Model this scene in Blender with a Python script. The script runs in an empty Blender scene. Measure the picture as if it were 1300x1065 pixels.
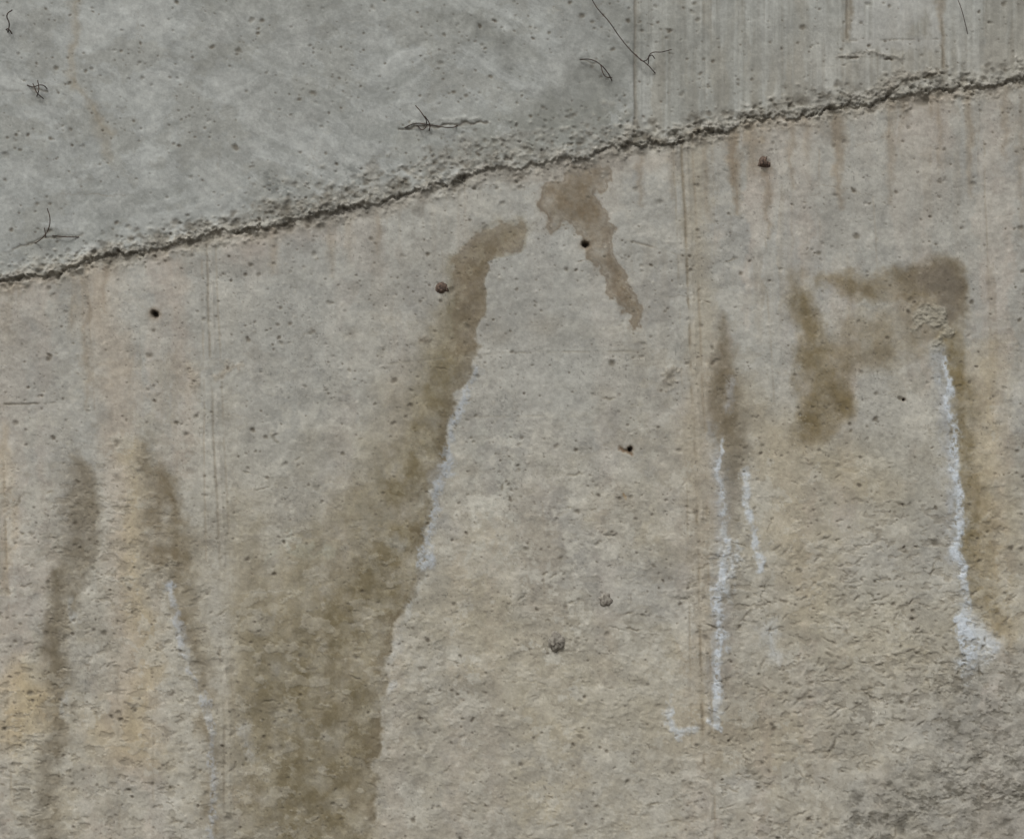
import bpy, bmesh, math, numpy as np
from mathutils import Vector
rng=np.random.RandomState(7)
S=0.004            # metres per drawing unit on the wall
Z0=0.35
CX=650.0
def wx(px): return (px-CX)*S
def wz(py): return (1065-py)*S+Z0

# ---------------------------------------------------------------- grid
def axis(a,b,step,lo,hi):
    core=np.arange(a,b+step*0.5,step)
    out=[];s=step;x=core[-1]
    while x<hi:
        s=min(s*1.12,30); x+=s; out.append(x)
    inn=[];s=step;x=core[0]
    while x>lo:
        s=min(s*1.12,30); x-=s; inn.append(x)
    return np.array(inn[::-1]+list(core)+out)
xs=axis(-15,1315,1.15,-1600,2900)
ys=axis(-15,1080,1.15,-700,1160)
X,Y=np.meshgrid(xs,ys)
ny,nx=X.shape

tabs=[rng.rand(512,512).astype(np.float32)*2-1 for _ in range(4)]
def vn(x,y,seed=0):
    t=tabs[seed%4]
    x=x+seed*37.17+1000; y=y+seed*91.73+1000
    xi=np.floor(x).astype(np.int64); yi=np.floor(y).astype(np.int64)
    fx=x-xi; fy=y-yi
    fx=fx*fx*fx*(fx*(fx*6-15)+10); fy=fy*fy*fy*(fy*(fy*6-15)+10)
    x0=xi&511;x1=(xi+1)&511;y0=yi&511;y1=(yi+1)&511
    a=t[y0,x0]*(1-fx)+t[y0,x1]*fx
    b=t[y1,x0]*(1-fx)+t[y1,x1]*fx
    return a*(1-fy)+b*fy
def fbm(x,y,o=4,seed=0,g=0.5):
    s=0;a=1.0;n=0
    c,sn=math.cos(0.6),math.sin(0.6)
    for i in range(o):
        s=s+a*vn(x,y,seed+i); n+=a; a*=g
        x,y=(c*x-sn*y)*2.03,(sn*x+c*y)*2.03
    return s/n*1.6
def sfbm(x,y,o=3,seed=0,g=0.5):   # axis aligned (streaks)
    s=0;a=1.0;n=0
    for i in range(o):
        s=s+a*vn(x,y,seed+i); n+=a; a*=g
        x,y=x*2.07+3.1,y*1.7+7.7
    return s/n*1.6
def sm(a,b,x):
    t=np.clip((x-a)/(b-a),0,1); return t*t*(3-2*t)

N1=fbm(X/90,Y/90,5,1); N2=fbm(X/90,Y/90,5,5)
NF=fbm(X/9,Y/9,4,9,.65); NM=fbm(X/28,Y/28,6,12,.62); NB=fbm(X/260,Y/260,4,15)
NG=fbm(X/3.2,Y/3.2,3,22,.7)
WX=X+N1*11+fbm(X/24,Y/30,5,31,.65)*10
WY=Y+N2*11+fbm(X/24,Y/24,5,41,.65)*10
TX=X+NF*2.6+fbm(X/25,Y/25,3,51)*4.5   # tight warp
TY=Y+fbm(X/9,Y/9,3,55)*2.2
SX=X+NF*.5+fbm(X/90,Y/90,2,57)*1.5; SY=Y+NF*.5

def chain(pts,warp=1):
    A={1:(WX,WY),2:(TX,TY),3:(SX,SY)}.get(warp,(X,Y))
    D=np.full(X.shape,400.0,dtype=np.float32)
    if len(pts)==1: pts=[pts[0],(pts[0][0]+.1,pts[0][1],pts[0][2])]
    for (x0,y0,r0),(x1,y1,r1) in zip(pts[:-1],pts[1:]):
        m=max(r0,r1)+90
        i0,i1=np.searchsorted(ys,[min(y0,y1)-m,max(y0,y1)+m]); j0,j1=np.searchsorted(xs,[min(x0,x1)-m,max(x0,x1)+m])
        if i1<=i0 or j1<=j0: continue
        px=A[0][i0:i1,j0:j1]-x0; py=A[1][i0:i1,j0:j1]-y0
        dx,dy=x1-x0,y1-y0; L=dx*dx+dy*dy+1e-9
        t=np.clip((px*dx+py*dy)/L,0,1)
        d=np.hypot(px-t*dx,py-t*dy)-(r0+(r1-r0)*t)
        D[i0:i1,j0:j1]=np.minimum(D[i0:i1,j0:j1],d)
    return D
def mask(pts,soft=8,warp=1,n=None,amp=0):
    D=chain(pts,warp)
    if n is not None: D=D+n*amp
    return sm(soft,-soft,D)

# ---------------------------------------------------------------- joint
JP=[(-1600,690),(-400,440),(0,357),(40,350),(75,344),(110,333),(150,323),(200,312),(240,303),(262,298),(300,297),(340,286),(400,275),(450,263),(480,256),(520,245),(560,235),(600,222),(640,210),(700,206),(760,194),(790,184),(830,181),(880,172),(920,163),(960,153),(1000,147),(1040,140),(1100,131),(1140,124),(1200,116),(1250,108),(1300,96),(1700,20),(2900,-200)]
jy=np.interp(X,[p[0] for p in JP],[p[1] for p in JP])
jag=fbm(X/30,Y/60,3,61)*5+fbm(X/8,Y/10,4,64,.7)*5
d=Y-jy+jag            # + = lower pour
up=sm(1.2,-1.2,d)
low=1-up

# ---------------------------------------------------------------- colour
col=np.empty(X.shape+(3,),dtype=np.float32)
def C(*c): return np.array(c,dtype=np.float32)
def mix(c,m):
    global col
    m=np.clip(m,0,1)[...,None].astype(np.float32)
    col=col*(1-m)+C(*c)*m
def mul(f):
    global col
    col=col*np.asarray(f,dtype=np.float32)[...,None]
H=np.zeros(X.shape,dtype=np.float64)   # metres toward viewer
R=np.zeros(X.shape,dtype=np.float32)   # local coarseness

# lower pour base
col[:]=C(154,153,146)
mix((160,154,139),sm(350,900,Y+NB*160)*0.75)
mix((160,151,130),sm(0.0,0.9,N1+0.25*NB)*sm(480,760,Y+NM*40)*0.5)
mix((145,144,139),sm(0.1,0.8,N2)*0.6)
vs=sfbm(X/14+NM*.35,Y/420+NM*.1,3,71); vs2=sfbm(X/38+NM*.35,Y/500+N1*.3,3,75); vs3=sfbm(X/5+NF*.15,Y/130,3,79)
brk=sm(-.4,.4,fbm(X/60,Y/110,4,83))      # breaks up the runs
dj=np.clip(d,0,2000)
runs=np.exp(-dj/140.0)
side=np.maximum(sm(850,930,X),sm(330,200,X))
mix((163,154,143),sm(0.0,0.7,vs2)*(0.3+0.3*side)*low)
mix((138,129,114),sm(0.15,0.8,vs)*(0.08+0.26*side+0.30*runs)*low*brk)
mix((170,166,156),sm(0.25,0.8,-vs)*(0.08+0.26*side)*low*brk)
mix((130,120,103),sm(0.25,0.8,vs3)*runs*0.4*low*(0.4+0.6*side)*brk)
# blotches
bl=fbm(X/46,Y/38,6,181,.68)
mix((137,134,126),sm(.12,.42,bl)*.40*low); mix((171,168,158),sm(.12,.42,-bl)*.42*low)
bl2=fbm(X/80,Y/60,6,185,.72)
mix((173,170,160),sm(.22,.34,bl2)*.35*low*sm(300,500,Y)); mix((140,134,120),sm(.2,.34,-bl2)*.3*low*sm(300,500,Y))
# warm band strips
for pts,c,a,s in [
  ([(130,345,22),(150,500,24),(165,700,22),(170,975,22)],(165,153,137),.55,22),
  ([(175,560,10),(178,760,12),(182,940,14)],(163,149,118),.5,18),
  ([(225,340,10),(235,480,12),(232,600,8)],(163,152,139),.5,14),
  ([(20,860,22),(40,895,34),(15,940,30)],(168,150,115),.6,28),
  ([(130,930,24),(190,960,20)],(163,148,117),.4,28),
  ([(5,540,8),(8,760,6)],(166,152,130),.5,10),
  ([(1000,560,30),(1110,610,30),(1160,640,20)],(163,151,125),.5,40),
  ([(1260,460,14),(1262,640,20),(1275,800,20)],(160,145,113),.5,30),
  ([(940,500,14),(1010,640,30),(1030,760,30)],(159,148,125),.5,36),
  ([(884,190,14),(888,560,16),(898,900,16)],(152,142,122),.45,14),
  ([(560,770,40),(700,860,60),(820,900,40)],(159,152,132),.35,50),
  ([(1060,800,60),(1200,800,40)],(157,150,130),.4,50),
  ([(860,920,30),(1000,940,40)],(149,138,116),.4,40),
  ([(300,310,14),(360,300,14),(420,300,10)],(166,154,143),.35,16),
  ([(660,235,10),(760,210,12),(850,200,10)],(166,156,143),.35,12)]:
    mix(c,mask(pts,s)*a*low)
# greyer clean sheets
mix((151,151,145),mask([(690,330,60),(700,480,80),(640,560,40)],60)*0.6*low)
mix((147,147,141),mask([(380,360,50),(360,480,70),(380,600,30)],60)*0.55*low)
mix((144,142,136),mask([(30,420,30),(60,560,24)],44)*0.5*low)
mix((149,147,139),mask([(1080,220,60),(1200,270,60)],60)*0.5*low)
mix((150,149,142),mask([(1110,540,20),(1160,620,26),(1180,740,20)],34)*0.7*low)

# pale chalky patches
pp=fbm(X/34,Y/34,6,91,0.68)+0.15*NF
mix((175,172,161),sm(0.26,0.32,pp)*mask([(560,640,60),(720,700,100),(700,820,70),(560,840,40)],60)*0.62)
mix((171,168,157),sm(0.36,0.46,pp)*sm(350,600,Y)*0.5)
pf=fbm(X/12,Y/12,4,95,0.65)
mix((175,176,165),sm(0.0,0.1,pf+0.25)*mask([(374,686,8),(394,697,13),(412,690,8)],4)*0.9)
mix((174,174,162),sm(0.1,0.3,pf+0.1)*mask([(345,708,4),(350,700,4)],5)*0.7)
mix((171,170,160),sm(0.1,0.3,pf)*mask([(625,560,40),(640,690,30)],30)*0.5)

# ------------------------------------------------ damp / mineral stains
OL=(111,102,80); BR=(106,94,78)
def bfun(p,v): return np.interp(v,[q[0] for q in p],[q[1] for q in p])
mott=0.90+0.50*fbm(X/24,Y/28,6,101,.65)+0.16*vs
def tide(m,c,a):                       # drier-edge tide mark around a damp patch
    mix(c,sm(.22,.40,m)*sm(.75,.48,m)*a)
# A
edge=[(280,690),(300,676),(322,660),(335,622),(350,613),(375,616),(400,611),(440,607),(460,600),(478,592),(500,577),(520,576),(545,569),(575,570),(600,558),(625,548),(640,549),(670,538),(700,540),(718,545),(734,534),(765,524),(790,502),(800,500),(850,490),(900,486),(950,480),(1080,474)]
edx=TX+fbm(X/14,Y/14,3,191)*4
bx=bfun(edge,TY+NM*4)
cut=sm(3.5,-3.5,edx-bx)
A=mask([(662,302,13),(625,312,18),(598,345,23),(590,390,25),(577,430,29),(568,480,26),(545,540,30),(520,610,38),(505,680,42),(480,750,48),(440,820,56),(425,900,64),(420,1080,66)],22)
A=A*cut
mix(OL,A*0.84*mott)
Au=mask([(665,300,13),(630,308,18),(605,325,22),(594,380,20),(586,435,18)],8)*cut
mix(BR,Au*0.5); tide(Au,(98,86,70),.3)
A2=mask([(480,590,10),(440,660,26),(395,740,44),(355,800,50),(345,900,54),(345,1080,54)],40)*cut
mix(OL,A2*0.55*mott)
mix(OL,mask([(325,670,10),(320,740,22),(330,850,26),(335,950,26)],22)*0.45*mott)
mix((98,88,70),cut*sm(-26,-1,edx-bx)*sm(380,480,Y)*0.6*sm(-.2,.4,mott-.5)*mask([(600,440,40),(540,660,40),(490,900,50),(480,1080,40)],20))
mix((130,123,106),mask([(560,430,26),(500,520,26),(470,560,20)],30)*cut*0.4)
mix((128,121,105),mask([(390,560,14),(385,600,12)],22)*0.35)
mix((153,147,128),sm(.12,.35,pf)*np.maximum(A,A2)*0.32)
mix((150,147,137),sm(.25,.45,bl)*A2*0.35)
# B
B=mask([(712,250,13),(735,235,20),(752,232,18)],8); B=np.maximum(B,mask([(708,265,12),(706,292,10)],10)*.8)
B=np.maximum(B,mask([(735,262,28),(752,285,20),(762,310,14),(775,340,12),(785,370,13),(798,395,9),(806,418,3)],8))
mix((112,100,82),B*0.76*mott); tide(B,(96,84,68),.4)
mix((92,81,68),mask([(768,300,3),(772,325,3),(776,350,4),(790,390,4)],6)*.35)
mix((96,85,72),mask([(700,255,3),(698,285,3)],6)*.4)
# C
Cm=np.maximum(mask([(1010,352,5),(1018,400,12),(1035,440,26),(1050,500,38),(1036,548,20)],15)*.95,
   mask([(1060,450,26),(1110,425,34),(1160,415,30),(1200,400,28)],15)*.82)
Cm=np.maximum(Cm,mask([(1040,358,7),(1100,362,20),(1170,360,28),(1205,355,30),(1215,400,20)],11))
inner=((TY-bfun([(1000,590),(1060,562),(1090,530),(1110,500),(1150,470),(1180,455),(1192,452),(1400,452)],edx)))
innerx=sm(3,-6,inner)
Cm=Cm*innerx
mix((118,108,88),Cm*0.80*mott); mix((102,95,86),mask([(1170,350,18),(1205,360,22),(1210,400,16)],16)*.55*mott)
mix((106,94,68),mask([(1018,385,12),(1030,440,16),(1060,495,28),(1030,535,18)],18)*innerx*.55*mott)
ex=bfun([(430,1186),(480,1196),(540,1204),(600,1208),(680,1210),(760,1215),(1000,1216)],TY)
mix((112,100,73),mask([(1205,440,20),(1222,500,20),(1228,580,18),(1236,660,20),(1240,740,18),(1262,790,10)],17)*sm(-3,3,edx-ex)*0.8*mott)
# D
Dm=mask([(912,400,4),(918,440,16),(916,500,20),(930,550,24),(940,590,17),(930,640,8)],12)
mix((115,107,91),Dm*.82*mott)
mix((106,95,76),mask([(915,450,10),(912,510,10),(925,545,12)],12)*.45*mott)
mix((128,123,112),mask([(930,600,16),(925,700,14),(930,790,12),(928,880,10)],18)*.55)
mix((146,139,119),mask([(1105,600,50)],50)*.25)
# E
mix((109,101,85),mask([(95,585,8),(98,640,25),(104,690,23),(86,740,21),(78,790,18),(74,850,14),(72,910,14),(66,1000,12),(60,1080,12)],12)*.78*mott)
mix((120,114,103),mask([(80,600,20),(90,680,26)],28)*.35)
# F
mix((112,102,83),mask([(192,560,6),(203,620,15),(210,670,23),(214,720,21),(226,765,14),(240,810,9),(252,870,8),(264,930,7),(268,1060,7)],12)*.80*mott)
mix((124,115,95),mask([(240,690,14),(236,750,12),(255,830,8)],20)*.4)
mix((140,131,110),mask([(300,640,10),(300,800,14),(292,950,14)],18)*.4)
# rust runs and drips below joint
for x,y0,y1,r,a in [(932,165,270,5,.65),(926,170,235,4,.5),(972,205,300,3,.55),(1003,150,235,3,.45),(1062,145,262,4,.55),(1068,150,215,3,.5),(1130,130,260,5,.3),(1232,110,250,4,.3),(1190,118,210,3,.3),(955,150,220,3,.35),(1020,145,200,3,.3),(345,288,345,4,.35),(420,275,350,3,.35),(478,260,320,3,.35),(130,330,395,3,.4),(108,335,520,3,.4),(812,186,260,3,.45),(850,180,250,3,.35),(895,168,280,3,.35),(1275,105,200,5,.35),(1295,100,300,4,.3)]:
    mix((120,106,87),mask([(x,y0,r*.8),(x+2,(y0+y1)/2,r),(x+4,y1,r*.4)],6,2)*a*low)
for x,y0,y1,r in [(170,360,500,1.2),(168,420,560,1),(1170,150,250,1.3),(960,300,420,1.2),(985,180,300,1)]:
    mix((182,178,168),mask([(x,y0,r),(x+3,y1,r)],2,2)*.3*low)

# white efflorescence
EF=np.zeros(X.shape,dtype=np.float32)
EW=fbm(X/8,Y/12,4,201,.65)
def eff(pts,s=3,a=.9,c=(184,191,197),th=-.5):
    m=mask(pts,s+.8,2,EW,5.5)*sm(th-.25,th+.25,NM*.5+NG*.4+EW*.4)
    mix(c,m*a*.9); np.maximum(EF,m*a,out=EF)
eff([(1190,445,8),(1200,500,9),(1208,560,9),(1208,640,8),(1216,720,8)],8,.46,(152,157,163),-.8)
eff([(1196,455,2),(1202,490,3.5),(1210,530,2.5),(1214,570,4.5),(1211,610,3.5),(1221,650,5),(1215,700,5),(1227,745,4.5),(1220,790,8),(1228,815,13),(1234,835,11),(1224,865,5)],3,1)
eff([(1232,795,12),(1250,820,19),(1232,840,16)],10,.75)
eff([(1214,560,8),(1216,660,8),(1224,780,12)],8,.25)
eff([(903,540,4),(912,590,6),(915,700,8),(912,800,7),(908,900,8)],8,.45,(150,155,160),-.8)
eff([(915,560,2),(914,620,2.5),(921,680,3.5),(917,740,5),(910,770,5),(916,810,3),(914,860,4),(908,900,5),(911,922,5)],3,.9)
eff([(944,600,2.5),(950,650,3.5),(960,690,4),(966,722,5)],3,.85)
eff([(934,690,5),(928,730,5),(925,760,3)],4,.7)
eff([(930,480,3),(926,520,4)],5,.5,(160,164,170))
eff([(846,888,1.5),(852,925,3),(862,932,5),(880,926,4)],3,.75)
eff([(978,798,8),(985,830,9)],9,.5)
eff([(213,742,5),(226,790,3),(236,830,4),(246,858,3),(260,895,3),(268,930,4),(270,960,5),(268,1080,3)],3,.6,(166,172,180),-.3)
eff([(215,745,7)],4,.6,(160,168,178),-.6)
eff([(84,880,3),(82,905,4)],6,.5); eff([(92,760,2),(96,790,2)],5,.4)
eff([(14,640,2),(16,760,3)],5,.5,(182,182,174)); eff([(310,925,5),(318,960,6)],8,.5,(168,171,174))
eff([(603,468,3),(590,500,3),(577,530,5),(573,560,4),(568,590,6),(558,620,5),(545,660,4),(541,700,5),(540,716,7)],4,.62,(156,165,176),-.3)
eff([(538,695,3),(540,716,4)],3,.5)
eff([(555,605,9),(560,598,7)],8,.35,(154,162,172),-.8)
eff([(505,690,8),(498,690,6)],7,.4,(158,163,167))
eff([(500,870,5),(494,880,4)],5,.4); eff([(520,770,4)],5,.4)
eff([(535,720,5),(528,760,4),(512,800,3),(498,835,4)],5,.35,(166,169,168))

# ------------------------------------------------ upper pour colours
U=col.copy(); Lc=col
col=np.empty_like(U); col[:]=C(149,151,147)
sw=fbm((X*.94-Y*.34)/150+N1*.5,(X*.34+Y*.94)/12+N2*1.4,5,111,.6)
sw2=fbm((X*.9+Y*.44)/130+N2*.5,(-X*.44+Y*.9)/10+N1*1.4,5,113,.6)
swm=sm(-.15,.25,fbm(X/120,Y/100,3,115))
SWW=sw*swm+sw2*(1-swm)
mix((166,168,164),sm(0.1,.6,SWW)*.65*sm(830,780,X)); mix((135,137,132),sm(0.1,.6,-SWW)*.5*sm(830,780,X))
mix((158,160,156),sm(0,.8,NB)*.45); mix((136,137,132),sm(0.05,.6,N2)*.45)
mix((138,138,131),sm(.1,.4,bl)*.45); mix((163,164,159),sm(.15,.45,-bl)*.4)
ur=sm(803,807,X)
g1=sfbm(X/4.0+NF*.12,Y/160+NM*.12,3,121); g2=sfbm(X/20+NM*.3,Y/180,3,125)
gb=.35+.65*sm(-.4,.4,fbm(X/40,Y/60,4,128))
mix((145,145,138),ur*.7); mix((166,167,161),ur*sm(.05,.6,g1)*.6*gb); mix((124,122,113),ur*sm(.05,.6,-g1)*.55*gb)
mix((134,130,119),ur*sm(0.1,.7,g2)*.45); mix((161,162,157),ur*sm(0.1,.7,-g2)*.4)
mix((124,125,119),mask([(690,150,28),(740,130,34),(770,90,24),(790,40,16)],28,1,NM,18)*.75)
mix((120,121,114),sm(0.0,.25,NM+.1)*mask([(600,180,20),(700,165,34),(780,150,30)],26)*.65)
mix((114,116,112),sm(-.05,.12,NM)*mask([(340,226,18),(375,232,15)],10,1,NM,10)*.85)
mix((114,116,112),sm(-.05,.12,NM)*mask([(430,215,18),(480,212,14)],10,1,NM,10)*.65)
mix((122,123,117),mask([(640,40,12),(665,75,14),(560,10,14)],16,1,NM,14)*.5)
mix((132,133,127),mask([(300,0,20),(450,5,14),(600,0,20)],30,1,NM,20)*.4)
mix((128,128,121),mask([(860,40,24),(880,120,28)],26,1,NM,12)*.4)
mix((160,160,155),mask([(1085,-10,8),(1090,55,8),(1185,55,8),(1185,-10,8),(1130,25,30)],5,2)*.75)
for pts in [[(1075,-20,3),(1076,50,3)],[(1193,-20,3),(1196,85,2)]]:
    mix((118,106,88),mask(pts,5,2)*.55)
for pts,a in [([(95,-20,5),(96,40,3),(92,110,2)],.45),([(92,60,1.5),(84,95,1.5),(120,140,2),(138,170,2.5)],.5),([(120,140,8),(135,200,6)],.25)]:
    mix((132,121,102),mask(pts,7,2)*a)
mix((155,147,134),mask([(1010,90,40),(1250,80,40)],50)*.2*ur)
# dirty cement band over the joint
bw=bfun([(-1600,12),(0,11),(200,13),(300,19),(380,34),(450,34),(600,48),(700,44),(800,26),(860,20),(1000,22),(1120,28),(1200,20),(1300,16),(2900,14)],X)
band=sm(bw*1.2,bw*.0,-d+NM*bw*.9)
mix((120,118,110),band*.70)
mix((94,90,81),sm(.12,.4,NF)*band*.6); mix((160,158,150),sm(.12,.42,-NF)*band*.55)
mix((96,92,83),sm(4,0,-d+NF*3)*.25)
mix((168,165,156),sm(-.1,.3,fbm(X/16,Y/10,4,133))*sm(1,3,-d)*sm(11,6,-d+NF*3)*.6)
mix((150,142,126),sm(0.0,.4,NM)*sm(12,2,-d)*.5*np.maximum(sm(350,200,X),ur))
Uc=col
u3=up[...,None].astype(np.float32)
col=Lc*(1-u3)+Uc*u3
# darker edge and bands beneath the lip, with a patchy pale fringe
mix((108,100,86),sm(6,0,d+NF*3)*low*.4)
mix((132,123,107),sm(26,2,d+NM*10)*low*.35)
mix((172,162,147),sm(2,5,d+NF*3)*sm(16,8,d+NF*4)*low*.35*sm(-.1,.4,fbm(X/60,Y/60,2,131)))
mix((128,125,118),sm(26,4,d+NM*20)*low*.5*sm(330,420,X)*sm(960,800,X))

# ---------------------------------------------------------------- relief
H+=NB*0.008+N1*0.005+NM*0.0016*(1+low)
rl=sm(450,820,Y+N1*60)*low
patchy=sm(-.1,.35,fbm(X/70,Y/55,4,231))
H+=NF*(0.0004+0.0007*rl*patchy)+NG*0.0003*(.4+low*patchy)
H+=up*0.007
lipn=fbm(X/10,Y/10,5,141,.65)
lip2=.35+.65*sm(-.4,.3,fbm(X/50,Y/50,3,147))
H+=up*np.exp(-((d+5)/8.5)**2)*(0.006+0.016*lipn)*lip2
H+=up*band*(NF*0.0040+NG*0.0012+0.002)
R+=(band*up).astype(np.float32)
gate=sm(-.35,.25,fbm(X/30,Y/30,4,145,.6))
H-=low*np.exp(-((d-1.6)/1.7)**2)*0.011*(0.10+.90*gate)
H+=low*np.exp(-((d-9)/7)**2)*0.009*lipn
H+=up*ur*g1*0.0012
H+=up*SWW*0.0009*(1-ur)
# torn-skin flakes on the lower pour, only in worn areas
fl=fbm(X/30,Y/17,6,211,.58)
tf=sm(.27,.33,fl)*sm(380,700,Y+N1*120)*low*patchy
H-=tf*0.0015; mix((141,136,123),tf*.35)
fl2=fbm(X/15,Y/9,4,221,.55); tf2=sm(.48,.54,fl2)*sm(480,760,Y+N2*120)*low*(.4+.6*side)
H-=tf2*0.003; mix((124,117,103),tf2*.4)
tf3=sm(.42,.48,fbm(X/22,Y/14,5,225,.55))*sm(480,760,Y+N1*120)*low
H+=tf3*0.0017; mix((168,164,152),tf3*.35)
def groove(pts,w,depth,dark=None,a=.5,side_=None,warp=3):
    global H
    D=np.abs(chain(pts,warp)); g=np.exp(-(np.clip(D,0,50)/w)**2)
    m=side_ if side_ is not None else 1.0
    H-=g*depth*m
    if dark is not None: mix(dark,g*a*m)
groove([(805,-20,0),(806,185,0)],1.5,.006,(112,107,97),.6,up)
groove([(812,-20,0),(812,185,0)],2,-.003,None,0,up)
gs=.12+.88*sm(-.25,.35,fbm(X/26,Y/44,5,151,.62))
for a_,w_,dp,dk,al in [
  ([(866,175,0),(874,400,0),(884,620,0),(897,1100,0)],1.7,.004,(112,102,85),.6),
  ([(872,175,0),(880,400,0),(890,620,0),(903,1100,0)],2.4,-.0045,(164,158,145),.25),
  ([(880,170,0),(888,400,0),(897,620,0),(908,1100,0)],1.6,.002,(130,119,101),.45),
  ([(856,180,0),(862,400,0),(872,640,0),(882,1100,0)],1.2,.002,(130,120,102),.35),
  ([(262,300,0),(266,460,0),(277,640,0),(286,1100,0)],1.6,.0035,(116,108,94),.5),
  ([(268,300,0),(272,460,0),(283,640,0),(293,1100,0)],2.2,-.0045,(164,158,147),.2),
  ([(274,300,0),(279,460,0),(290,640,0),(300,1100,0)],1.3,.002,(130,121,105),.35),
  ([(255,330,0),(260,560,0),(262,800,0)],1.2,.002,(138,126,108),.35),
  ([(2,520,0),(7,640,0),(14,1100,0)],1.4,.003,(130,119,100),.4),
  ([(148,780,0),(150,900,0),(154,1100,0)],1.6,.003,(132,124,108),.4),
  ([(192,830,0),(196,1100,0)],1.4,.002,(134,126,110),.35),
  ([(110,340,0),(118,520,0)],1.2,.0015,(138,129,114),.3),
  ([(688,640,0),(692,760,0)],1.2,.0015,(138,129,114),.3),
  ([(560,280,0),(563,420,0)],1.1,.0012,(138,131,118),.3),
  ([(1110,250,0),(1118,420,0)],1.1,.0012,(136,127,112),.3),
  ([(1250,180,0),(1262,520,0)],1.2,.0015,(134,125,108),.35),
  ([(-20,514,0),(94,511,0)],1.2,.005,(100,94,82),.7),
  ([(490,462,0),(640,448,0),(810,446,0)],1.3,.0018,(132,127,114),.45),
  ([(775,298,0),(866,325,0)],1.1,.003,(120,112,98),.55),
  ([(1040,190,0),(1042,330,0)],1.2,.0015,(136,126,110),.35),
  ([(972,300,0),(985,560,0)],1.2,.0015,(138,127,110),.3),
  ([(560,530,0),(690,528,0)],1.0,.0012,(140,133,118),.3),
  ([(590,770,0),(800,765,0)],1.0,.0012,(140,133,118),.3),
  ([(560,430,0),(620,470,0),(660,480,0)],1.0,.0012,(140,133,118),.25),
  ]:
    groove(a_,w_,dp,dk,al,low*gs)
for a_ in [[(1075,-20,0),(1076,48,0)],[(1195,-20,0),(1197,86,0)]]:
    groove(a_,1.6,.005,(108,101,89),.6,up*gs)
groove([(1080,52,0),(1190,50,0)],1.2,.003,(118,112,101),.4,up*gs)
def lump(pts,soft,h,rr=.8,c=None,a=.5,warp=1):
    global H,R
    m=mask(pts,soft,warp)
    H+=m*h*(0.6+.8*NF)+m*NF*0.003
    R=np.maximum(R,m.astype(np.float32)*rr)
    if c is not None: mix(c,m*a)
lump([(1070,68,2),(1110,66,4),(1150,72,3)],5,.007,1,(134,130,120),.55)
groove([(1065,74,0),(1110,74,0),(1152,79,0)],1.5,.009,(86,80,69),.75,gs,2)
lump([(1205,90,1),(1175,95,5),(1140,98,6),(1128,112,7),(1115,122,6)],6,.009,1,(134,128,117),.6)
groove([(1200,94,0),(1150,103,0),(1136,112,0),(1122,126,0)],1.7,.012,(80,74,63),.85,gs,2)
groove([(1140,100,0),(1180,100,0),(1230,104,0)],1.2,.006,(92,86,75),.6,gs,2)
lump([(870,172,4),(900,166,3)],5,.006,1,(116,108,93),.5)
lump([(1160,415,6),(1172,402,7),(1192,405,9),(1207,420,5),(1185,438,8)],4,.009,1,(142,138,125),.7)
lump([(852,478,6),(858,462,4)],5,.006,1,(134,126,111),.5)
lump([(245,475,8),(242,462,5)],5,.006,1,(138,129,114),.5)
lump([(285,478,7),(292,468,4)],5,.005,1,(144,134,118),.5)
lump([(340,548,5),(350,556,3)],4,.005,1,(128,123,110),.55)
lump([(538,438,6)],4,.004,1,(110,100,84),.4)
groove([(792,570,0),(804,577,0)],2.2,.008,(96,76,56),.8,None,2)
groove([(790,628,0),(794,632,0)],2,.004,(146,112,68),.6,None,2)
groove([(0,116,0),(45,113,0),(62,118,0)],1.5,.005,(106,101,92),.6,gs,2)
groove([(0,322,0),(20,315,0),(60,303,0),(102,299,0)],1.5,.005,(110,105,94),.6,gs,2)
groove([(512,164,0),(560,160,0),(622,155,0)],1.6,.008,(98,93,84),.75,None,2)
lump([(520,157,1),(570,153,1.5),(612,150,1)],3,.004,.8,(164,164,157),.5,2)
groove([(735,77,0),(762,80,0)],1.3,.004,(110,105,94),.5,None,2)
# coarse dirty mortar bottom right
br=mask([(1200,930,8),(1250,915,28),(1320,900,28),(1340,980,76),(1240,1010,46),(1140,1030,26),(1060,1080,16)],46,1,NM,40)
cz=fbm(X/14,Y/10,5,161,.65)
mix((128,125,116),br*.60); mix((92,88,78),br*sm(.10,.3,cz)*.6)
mix((164,160,150),br*sm(.2,.4,fbm(X/11,Y/9,4,171))*.5)
sp2=mask([(1090,910,30),(1160,860,30),(1240,870,30)],46,1)
mix((114,109,98),sp2*sm(.15,.3,cz)*.5); H-=sp2*sm(.15,.3,cz)*.003
H+=br*(fbm(X/26,Y/20,6,165,.6)*0.007+0.004)-br*sm(.10,.3,cz)*.003; R=np.maximum(R,br.astype(np.float32))

# pits, bug-holes and gouges ------------------------------------------------
def stamp(x,y,rx,ry,ang,depth,dark,da):
    m=max(rx,ry)*2.4+3
    i0,i1=np.searchsorted(ys,[y-m,y+m]); j0,j1=np.searchsorted(xs,[x-m,x+m])
    if i1<=i0 or j1<=j0: return
    nf=NF[i0:i1,j0:j1]
    px=X[i0:i1,j0:j1]-x+nf*rx*.25; py=Y[i0:i1,j0:j1]-y+EW[i0:i1,j0:j1]*min(rx,4)*.5
    c,s=math.cos(ang),math.sin(ang)
    u=(c*px+s*py)/rx; v=(-s*px+c*py)/ry
    g=np.exp(-(u*u+v*v)**1.5 if depth>0 else -(u*u+v*v))
    H[i0:i1,j0:j1]-=g*depth
    if da>0:
        w=np.clip(g*da,0,1)[...,None].astype(np.float32)
        col[i0:i1,j0:j1]=col[i0:i1,j0:j1]*(1-w)+C(*dark)*w
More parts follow.
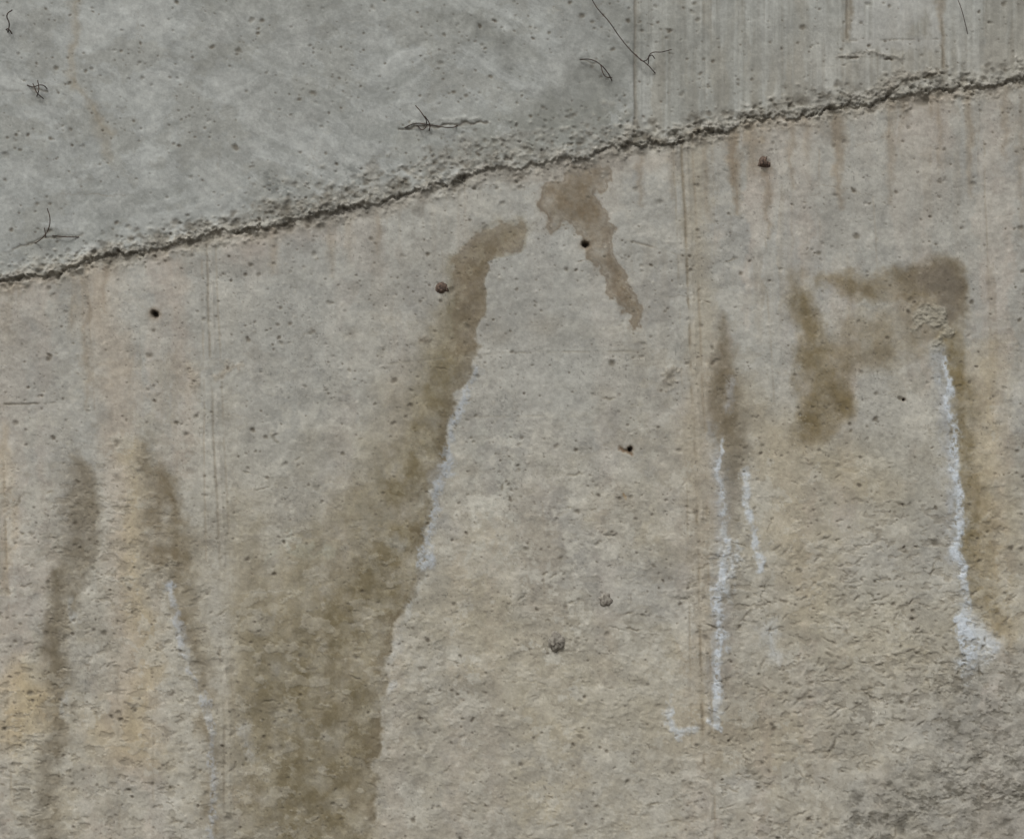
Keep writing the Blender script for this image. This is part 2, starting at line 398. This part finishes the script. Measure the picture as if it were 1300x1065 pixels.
pd=np.clip(.12+1.3*np.maximum(0,bl+.1)+.5*np.maximum(0,bl2),0,1)
def clus():
    while True:
        x=rng.uniform(-60,1360); y=rng.uniform(-60,1120)
        i=min(np.searchsorted(ys,y),ny-1); j=min(np.searchsorted(xs,x),nx-1)
        if rng.rand()<pd[i,j]: return x,y
for _ in range(4600):           # small bug holes, clustered
    x,y=clus(); r=.7+rng.exponential(.45)
    stamp(x,y,r*rng.uniform(1,1.6),r,rng.uniform(-.5,.5),.002+.0012*r,(90,84,73),rng.uniform(.1,.75))
for _ in range(150):
    x,y=clus(); r=rng.uniform(1.5,2.6)
    stamp(x,y,r*rng.uniform(1,1.6),r,rng.uniform(-.8,.8),.006,(80,73,62),.7)
for _ in range(750):           # horizontal chips on the lower pour
    x=rng.uniform(-40,1340); y=rng.uniform(300,1100)
    w=1 if x>900 else (.75 if x>540 else .5)
    if rng.rand()>w*min(1,max(.12,(y-420)/380)): continue
    L=min(2+rng.exponential(2.6),13); stamp(x,y,L,rng.uniform(.7,1.7),rng.normal(-.12,.45),rng.uniform(.001,.005),(110,103,88),rng.uniform(.1,.7))
for _ in range(240):
    x=rng.normal(1110,130); y=rng.normal(830,110)
    if y<620: continue
    L=2+rng.exponential(3); stamp(x,y,L,rng.uniform(.8,1.8),rng.normal(-.4,.6),rng.uniform(.002,.006),(104,98,85),rng.uniform(.2,.75))
for _ in range(110):             # scratches
    x,y=rng.uniform(0,1300),rng.uniform(0,1060); L=rng.uniform(12,50)
    stamp(x,y,L,.7,rng.choice([rng.normal(-.15,.25),rng.normal(1.5,.15)]),.001,(124,118,106) if rng.rand()<.6 else (172,169,159),rng.uniform(.2,.5))
for _ in range(900):           # grains standing proud
    x=rng.uniform(-40,1340); y=rng.uniform(300,1100); r=rng.uniform(.9,2.0)
    stamp(x,y,r*1.3,r,0,-rng.uniform(.001,.003),(172,166,152),rng.uniform(0,.45))
for _ in range(2300):           # crumbs along the joint
    x=rng.uniform(-40,1340); q=rng.normal(-6,10) if not 330<x<800 else rng.normal(-14,17)
    y=np.interp(x,[p[0] for p in JP],[p[1] for p in JP])+q; r=.9+rng.exponential(1.2)
    pr=rng.rand()<.6
    stamp(x,y,r*1.3,r,rng.uniform(-.6,.3),-rng.uniform(.002,.007) if pr else rng.uniform(.003,.007),(160,157,147) if pr else (88,83,73),rng.uniform(.1,.65))
for _ in range(80):             # larger soft dents
    x=rng.uniform(0,1300); y=rng.uniform(400,1000); r=rng.uniform(5,14)
    stamp(x,y,r*1.5,r,rng.uniform(-.3,.3),rng.choice([-1,1])*rng.uniform(.001,.003),(134,127,113),rng.uniform(0,.3))
for x,y,r in [(743,311,4.2),(196,399,4.2),(1148,508,1.6),(800,571,2.6)]:
    stamp(x,y,r*2.0,r*1.7,0,.003,(112,99,82),.6); stamp(x,y,r,r*.9,.3,.04,(40,34,28),.9)
mul(1+0.035*NG+0.045*NF+0.045*NM)
sp=vn(X/2.1,Y/2.1,3)
spm=sm(-.2,.5,fbm(X/50,Y/50,3,241))
mul(1-.2*sm(.75,.95,sp)*(.3+.7*low)*spm); mul(1+.08*sm(.75,.95,-sp)*spm)
H+=EF*(0.002+NG*.001)

lin=np.clip(col/255.0,0,1); lin=np.where(lin<=.04045,lin/12.92,((lin+.055)/1.055)**2.4)

# ---------------------------------------------------------------- mesh
def wall_mesh():
    V=np.empty((ny*nx,3),dtype=np.float32)
    V[:,0]=((X-CX)*S).ravel(); V[:,1]=(-H).ravel(); V[:,2]=((1065-Y)*S+Z0).ravel()
    idx=np.arange(ny*nx).reshape(ny,nx)
    F=np.stack([idx[:-1,:-1],idx[1:,:-1],idx[1:,1:],idx[:-1,1:]],-1).reshape(-1,4)
    ring=np.concatenate([idx[0,:],idx[1:,-1],idx[-1,-2::-1],idx[-2:0:-1,0]])
    bk=V[ring].copy(); bk[:,1]=0.45
    b0=ny*nx; nb=len(ring); b=np.arange(nb)+b0
    F2=np.stack([ring,np.roll(ring,-1),np.roll(b,-1),b],-1)
    Vall=np.vstack([V,bk]); Q=np.vstack([F,F2]).astype(np.int32)
    loops=np.concatenate([Q.ravel(),b[::-1].astype(np.int32)])
    me=bpy.data.meshes.new("concrete_wall")
    me.vertices.add(len(Vall)); me.vertices.foreach_set("co",Vall.ravel())
    me.loops.add(len(loops)); me.loops.foreach_set("vertex_index",loops)
    nq=len(Q); me.polygons.add(nq+1)
    me.polygons.foreach_set("loop_start",np.concatenate([np.arange(nq)*4,[nq*4]]).astype(np.int32))
    sm_=np.ones(nq+1,dtype=bool); sm_[len(F):]=False
    me.update(calc_edges=True); me.polygons.foreach_set("use_smooth",sm_)
    at=me.color_attributes.new("weathering","FLOAT_COLOR","POINT")
    ca=np.full((len(Vall),4),.3,dtype=np.float32); ca[:,3]=1; ca[:ny*nx,:3]=lin.reshape(-1,3)
    at.data.foreach_set("color",ca.ravel())
    ar=me.attributes.new("coarseness","FLOAT","POINT")
    rr=np.zeros(len(Vall),dtype=np.float32); rr[:ny*nx]=np.clip(R,0,1).ravel(); ar.data.foreach_set("value",rr)
    me.update(); me.validate()
    return me
wall=bpy.data.objects.new("concrete_wall",wall_mesh()); bpy.context.collection.objects.link(wall)

def newmat(n):
    m=bpy.data.materials.new(n); m.use_nodes=True; nt=m.node_tree
    return m,nt,nt.nodes,nt.links,nt.nodes["Principled BSDF"]
m,nt,nd,lk,bs=newmat("weathered_concrete")
a=nd.new("ShaderNodeAttribute"); a.attribute_name="weathering"
r=nd.new("ShaderNodeAttribute"); r.attribute_name="coarseness"
tc=nd.new("ShaderNodeTexCoord")
def noise(sc,det,rough=.6):
    n=nd.new("ShaderNodeTexNoise"); n.inputs["Scale"].default_value=sc; n.inputs["Detail"].default_value=det; n.inputs["Roughness"].default_value=rough
    lk.new(tc.outputs["Object"],n.inputs["Vector"]); return n
n1=noise(60,3,.7); n2=noise(260,1,.6); n3=noise(14,3,.65)
def mapr(src,lo,hi,a0=.3,a1=.7):
    q=nd.new("ShaderNodeMapRange"); q.inputs[1].default_value=a0;q.inputs[2].default_value=a1;q.inputs[3].default_value=lo;q.inputs[4].default_value=hi
    lk.new(src,q.inputs[0]); return q.outputs[0]
def mathn(op,a_,b_):
    q=nd.new("ShaderNodeMath"); q.operation=op
    for i,v in enumerate((a_,b_)):
        if isinstance(v,(int,float)): q.inputs[i].default_value=v
        else: lk.new(v,q.inputs[i])
    return q.outputs[0]
f=mathn("MULTIPLY",mapr(n1.outputs[0],.92,1.08),mapr(n2.outputs[0],.93,1.07))
f=mathn("MULTIPLY",f,mapr(n3.outputs[0],.94,1.06))
sc=nd.new("ShaderNodeVectorMath"); sc.operation="SCALE"; lk.new(a.outputs["Color"],sc.inputs[0]); lk.new(f,sc.inputs["Scale"])
lk.new(sc.outputs[0],bs.inputs["Base Color"])
bs.inputs["Roughness"].default_value=.92; bs.inputs["Specular IOR Level"].default_value=.2
b1=nd.new("ShaderNodeBump"); b1.inputs["Distance"].default_value=.004; lk.new(n1.outputs[0],b1.inputs["Height"])
st=mathn("ADD",mathn("MULTIPLY",r.outputs["Fac"],.45),.18); lk.new(st,b1.inputs["Strength"])
lk.new(b1.outputs[0],bs.inputs["Normal"])
wall.data.materials.append(m)

# ---------------------------------------------------------------- rust
rm,nt,nd,lk,bs=newmat("rusted_steel")
tc=nd.new("ShaderNodeTexCoord"); n=nd.new("ShaderNodeTexNoise"); n.inputs["Scale"].default_value=60; n.inputs["Detail"].default_value=5
lk.new(tc.outputs["Object"],n.inputs["Vector"])
cr=nd.new("ShaderNodeValToRGB"); cr.color_ramp.elements[0].position=.35; cr.color_ramp.elements[0].color=(.020,.015,.012,1); cr.color_ramp.elements[1].position=.7; cr.color_ramp.elements[1].color=(.085,.055,.040,1)
lk.new(n.outputs[0],cr.inputs[0]); lk.new(cr.outputs[0],bs.inputs["Base Color"]); bs.inputs["Roughness"].default_value=.85
bp=nd.new("ShaderNodeBump"); bp.inputs["Distance"].default_value=.003; lk.new(n.outputs[0],bp.inputs["Height"]); lk.new(bp.outputs[0],bs.inputs["Normal"])
def hat(px,py):
    i=np.clip(np.searchsorted(ys,py),0,ny-1); j=np.clip(np.searchsorted(xs,px),0,nx-1); return H[i,j]
def wire(paths,rad=.0035):
    cu=bpy.data.curves.new("tie_wire","CURVE"); cu.dimensions="3D"; cu.bevel_depth=rad*.9; cu.bevel_resolution=2; cu.resolution_u=8
    for p in paths:
        s=cu.splines.new("BEZIER"); s.bezier_points.add(len(p)-1)
        for b,(x,y,o) in zip(s.bezier_points,p):
            b.co=(wx(x),-(hat(x,y)+o),wz(y)); b.handle_left_type=b.handle_right_type="AUTO"; b.radius=1.0
    o=bpy.data.objects.new("tmp",cu); bpy.context.collection.objects.link(o)
    dg=bpy.context.evaluated_depsgraph_get(); me=bpy.data.meshes.new_from_object(o.evaluated_get(dg)); bpy.data.objects.remove(o)
    w=bpy.data.objects.new("tie_wire",me); bpy.context.collection.objects.link(w); me.materials.clear(); me.materials.append(rm)
    return w
wire([[(748,-6,.03),(757,12,.05),(772,30,.06),(788,52,.05),(806,72,.05),(822,84,.03),(832,93,.004)],[(806,70,.03),(818,80,.05),(826,70,.05),(840,68,.04),(852,64,.02)],[(822,84,.03),(826,72,.04),(831,76,.03)]],.0028)
wire([[(736,76,.01),(750,77,.03),(762,84,.04),(772,95,.03),(778,104,-.01)],[(762,84,.04),(768,98,.03),(777,99,.01)]],.003)
wire([[(512,163,-.004),(528,158,.02),(546,160,.03),(575,163,.02),(582,158,-.01)],[(528,136,.04),(536,146,.05),(542,158,.03),(538,166,.03),(530,160,.01)],[(540,150,.05),(546,160,.03),(545,167,.01)]],.003)
wire([[(34,108,-.004),(44,112,.03),(56,110,.03),(60,113,0)],[(44,108,.03),(50,120,.04),(57,127,.02)],[(50,104,.03),(52,116,.04),(48,124,.02)]],.003)
wire([[(63,266,.05),(67,280,.06),(63,294,.05),(53,305,.03),(43,309,-.004)],[(66,299,0),(80,301,.02),(100,301,0)],[(58,290,.03),(60,303,.03)]],.0028)
wire([[(18,15,.03),(12,22,.04),(14,32,.03),(10,42,-.003)],[(8,38,0),(14,40,.03),(16,44,.01)]],.0034)
wire([[(1211,-5,.03),(1217,12,.04),(1222,26,.03),(1229,44,-.003)]],.002)

def stub(name,px,py,r,length,sides,mat,jit,seed,collar=True):
    rg=np.random.RandomState(seed); bm=bmesh.new()
    prof=[(1.5,.0),(1.55,.004),(1.15,.008),(1.0,.010),(1.02,length*.7),(.9,length*.93),(.55,length),] if collar else [(1.35,0),(1.3,length*.3),(1.1,length*.6),(.8,length*.9),(.4,length)]
    rings=[]
    base=1+rg.uniform(-jit,jit,sides)
    for k,(q,h) in enumerate(prof):
        ring=[]
        for i in range(sides):
            an=2*math.pi*i/sides; rr=r*q*base[i]*(1+rg.uniform(-jit,jit)*.5)
            ring.append(bm.verts.new((rr*math.cos(an),-h*(1+rg.uniform(-jit,jit)),rr*math.sin(an))))
        rings.append(ring)
    for A_,B_ in zip(rings[:-1],rings[1:]):
        for i in range(sides): bm.faces.new([A_[i],A_[(i+1)%sides],B_[(i+1)%sides],B_[i]])
    c=bm.verts.new((0,-prof[-1][1]+.004,0))
    for i in range(sides): bm.faces.new([rings[-1][i],rings[-1][(i+1)%sides],c])
    bmesh.ops.recalc_face_normals(bm,faces=bm.faces)
    me=bpy.data.meshes.new(name); bm.to_mesh(me); bm.free(); me.materials.append(mat)
    for p in me.polygons: p.use_smooth=True
    o=bpy.data.objects.new(name,me); bpy.context.collection.objects.link(o)
    o.location=(wx(px),-(hat(px,py)-.004),wz(py)); return o
rb,nt,nd,lk,bs=newmat("rust_caked_bolt")
n=nd.new("ShaderNodeTexNoise"); n.inputs["Scale"].default_value=90; n.inputs["Detail"].default_value=4
tc=nd.new("ShaderNodeTexCoord"); lk.new(tc.outputs["Object"],n.inputs["Vector"])
cr=nd.new("ShaderNodeValToRGB"); cr.color_ramp.elements[0].position=.4; cr.color_ramp.elements[0].color=(.05,.034,.025,1); cr.color_ramp.elements[1].position=.65; cr.color_ramp.elements[1].color=(.16,.11,.08,1)
lk.new(n.outputs[0],cr.inputs[0]); lk.new(cr.outputs[0],bs.inputs["Base Color"]); bs.inputs["Roughness"].default_value=.9
stub("formwork_tie_bolt",560,365,.023,.018,14,rb,.2,1)
stub("formwork_tie_bolt",970,206,.021,.03,12,rb,.4,2)
gm,nt,nd,lk,bs=newmat("mortar_caked")
n=nd.new("ShaderNodeTexNoise"); n.inputs["Scale"].default_value=60; n.inputs["Detail"].default_value=5
tc=nd.new("ShaderNodeTexCoord"); lk.new(tc.outputs["Object"],n.inputs["Vector"])
cr=nd.new("ShaderNodeValToRGB"); cr.color_ramp.elements[0].position=.35; cr.color_ramp.elements[0].color=(.12,.105,.085,1); cr.color_ramp.elements[1].position=.6; cr.color_ramp.elements[1].color=(.27,.25,.21,1)
lk.new(n.outputs[0],cr.inputs[0]); lk.new(cr.outputs[0],bs.inputs["Base Color"]); bs.inputs["Roughness"].default_value=.95
stub("mortar_plug",706,815,.036,.030,16,gm,.24,3,False)
stub("mortar_plug",768,762,.024,.014,14,gm,.3,4,False)

# ---------------------------------------------------------------- ground
bm=bmesh.new(); g=40
def gx(i): t=(i/g)*2-1; return 300*np.sign(t)*abs(t)**3
vs_=[[bm.verts.new((gx(i),gx(j),0.02*math.sin(i*1.7)*math.cos(j*2.1) if abs(gx(j))<40 else 0)) for i in range(g+1)] for j in range(g+1)]
for j in range(g):
    for i in range(g): bm.faces.new([vs_[j][i],vs_[j][i+1],vs_[j+1][i+1],vs_[j+1][i]])
me=bpy.data.meshes.new("ground"); bm.to_mesh(me); bm.free()
gr=bpy.data.objects.new("ground",me); bpy.context.collection.objects.link(gr)
dm,nt,nd,lk,bs=newmat("bare_earth")
n=nd.new("ShaderNodeTexNoise"); n.inputs["Scale"].default_value=3; n.inputs["Detail"].default_value=8
tc=nd.new("ShaderNodeTexCoord"); lk.new(tc.outputs["Object"],n.inputs["Vector"])
cr=nd.new("ShaderNodeValToRGB"); cr.color_ramp.elements[0].position=.3; cr.color_ramp.elements[0].color=(.10,.092,.082,1); cr.color_ramp.elements[1].position=.7; cr.color_ramp.elements[1].color=(.22,.208,.188,1)
lk.new(n.outputs[0],cr.inputs[0]); lk.new(cr.outputs[0],bs.inputs["Base Color"]); bs.inputs["Roughness"].default_value=.95
bp=nd.new("ShaderNodeBump"); bp.inputs["Distance"].default_value=.05; lk.new(n.outputs[0],bp.inputs["Height"]); lk.new(bp.outputs[0],bs.inputs["Normal"])
me.materials.append(dm)

# ---------------------------------------------------------------- light
sc_=bpy.context.scene
w=bpy.data.worlds.new("World"); sc_.world=w; w.use_nodes=True; nt=w.node_tree
EL,AZ=math.radians(52),math.radians(205)
sky=nt.nodes.new("ShaderNodeTexSky"); sky.sky_type="NISHITA"; sky.sun_disc=False; sky.sun_elevation=EL; sky.sun_rotation=AZ
sky.air_density=1.0; sky.dust_density=5.0; sky.ozone_density=1.0
hs=nt.nodes.new("ShaderNodeHueSaturation"); hs.inputs["Saturation"].default_value=.12
nt.links.new(sky.outputs[0],hs.inputs["Color"]); nt.links.new(hs.outputs[0],nt.nodes["Background"].inputs[0])
nt.nodes["Background"].inputs[1].default_value=.125
L=bpy.data.lights.new("sun","SUN"); L.energy=1.4; L.angle=math.radians(14); L.color=(1,.99,.975)
so=bpy.data.objects.new("sun",L); bpy.context.collection.objects.link(so)
dv=Vector((math.sin(AZ)*math.cos(EL),math.cos(AZ)*math.cos(EL),math.sin(EL)))
so.rotation_euler=dv.to_track_quat("Z","Y").to_euler()
# ---------------------------------------------------------------- camera
cd=bpy.data.cameras.new("camera"); cam=bpy.data.objects.new("camera",cd); bpy.context.collection.objects.link(cam)
D=9.0; cam.location=(0,-D,wz(532.5)); cam.rotation_euler=(math.radians(90),0,0)
cd.sensor_width=36; cd.lens=36*(D-.01)/(1300*S); cd.clip_end=1000
sc_.camera=cam
sc_.view_settings.view_transform="Standard"; sc_.view_settings.look="None"; sc_.view_settings.exposure=0
print("verts",nx*ny)
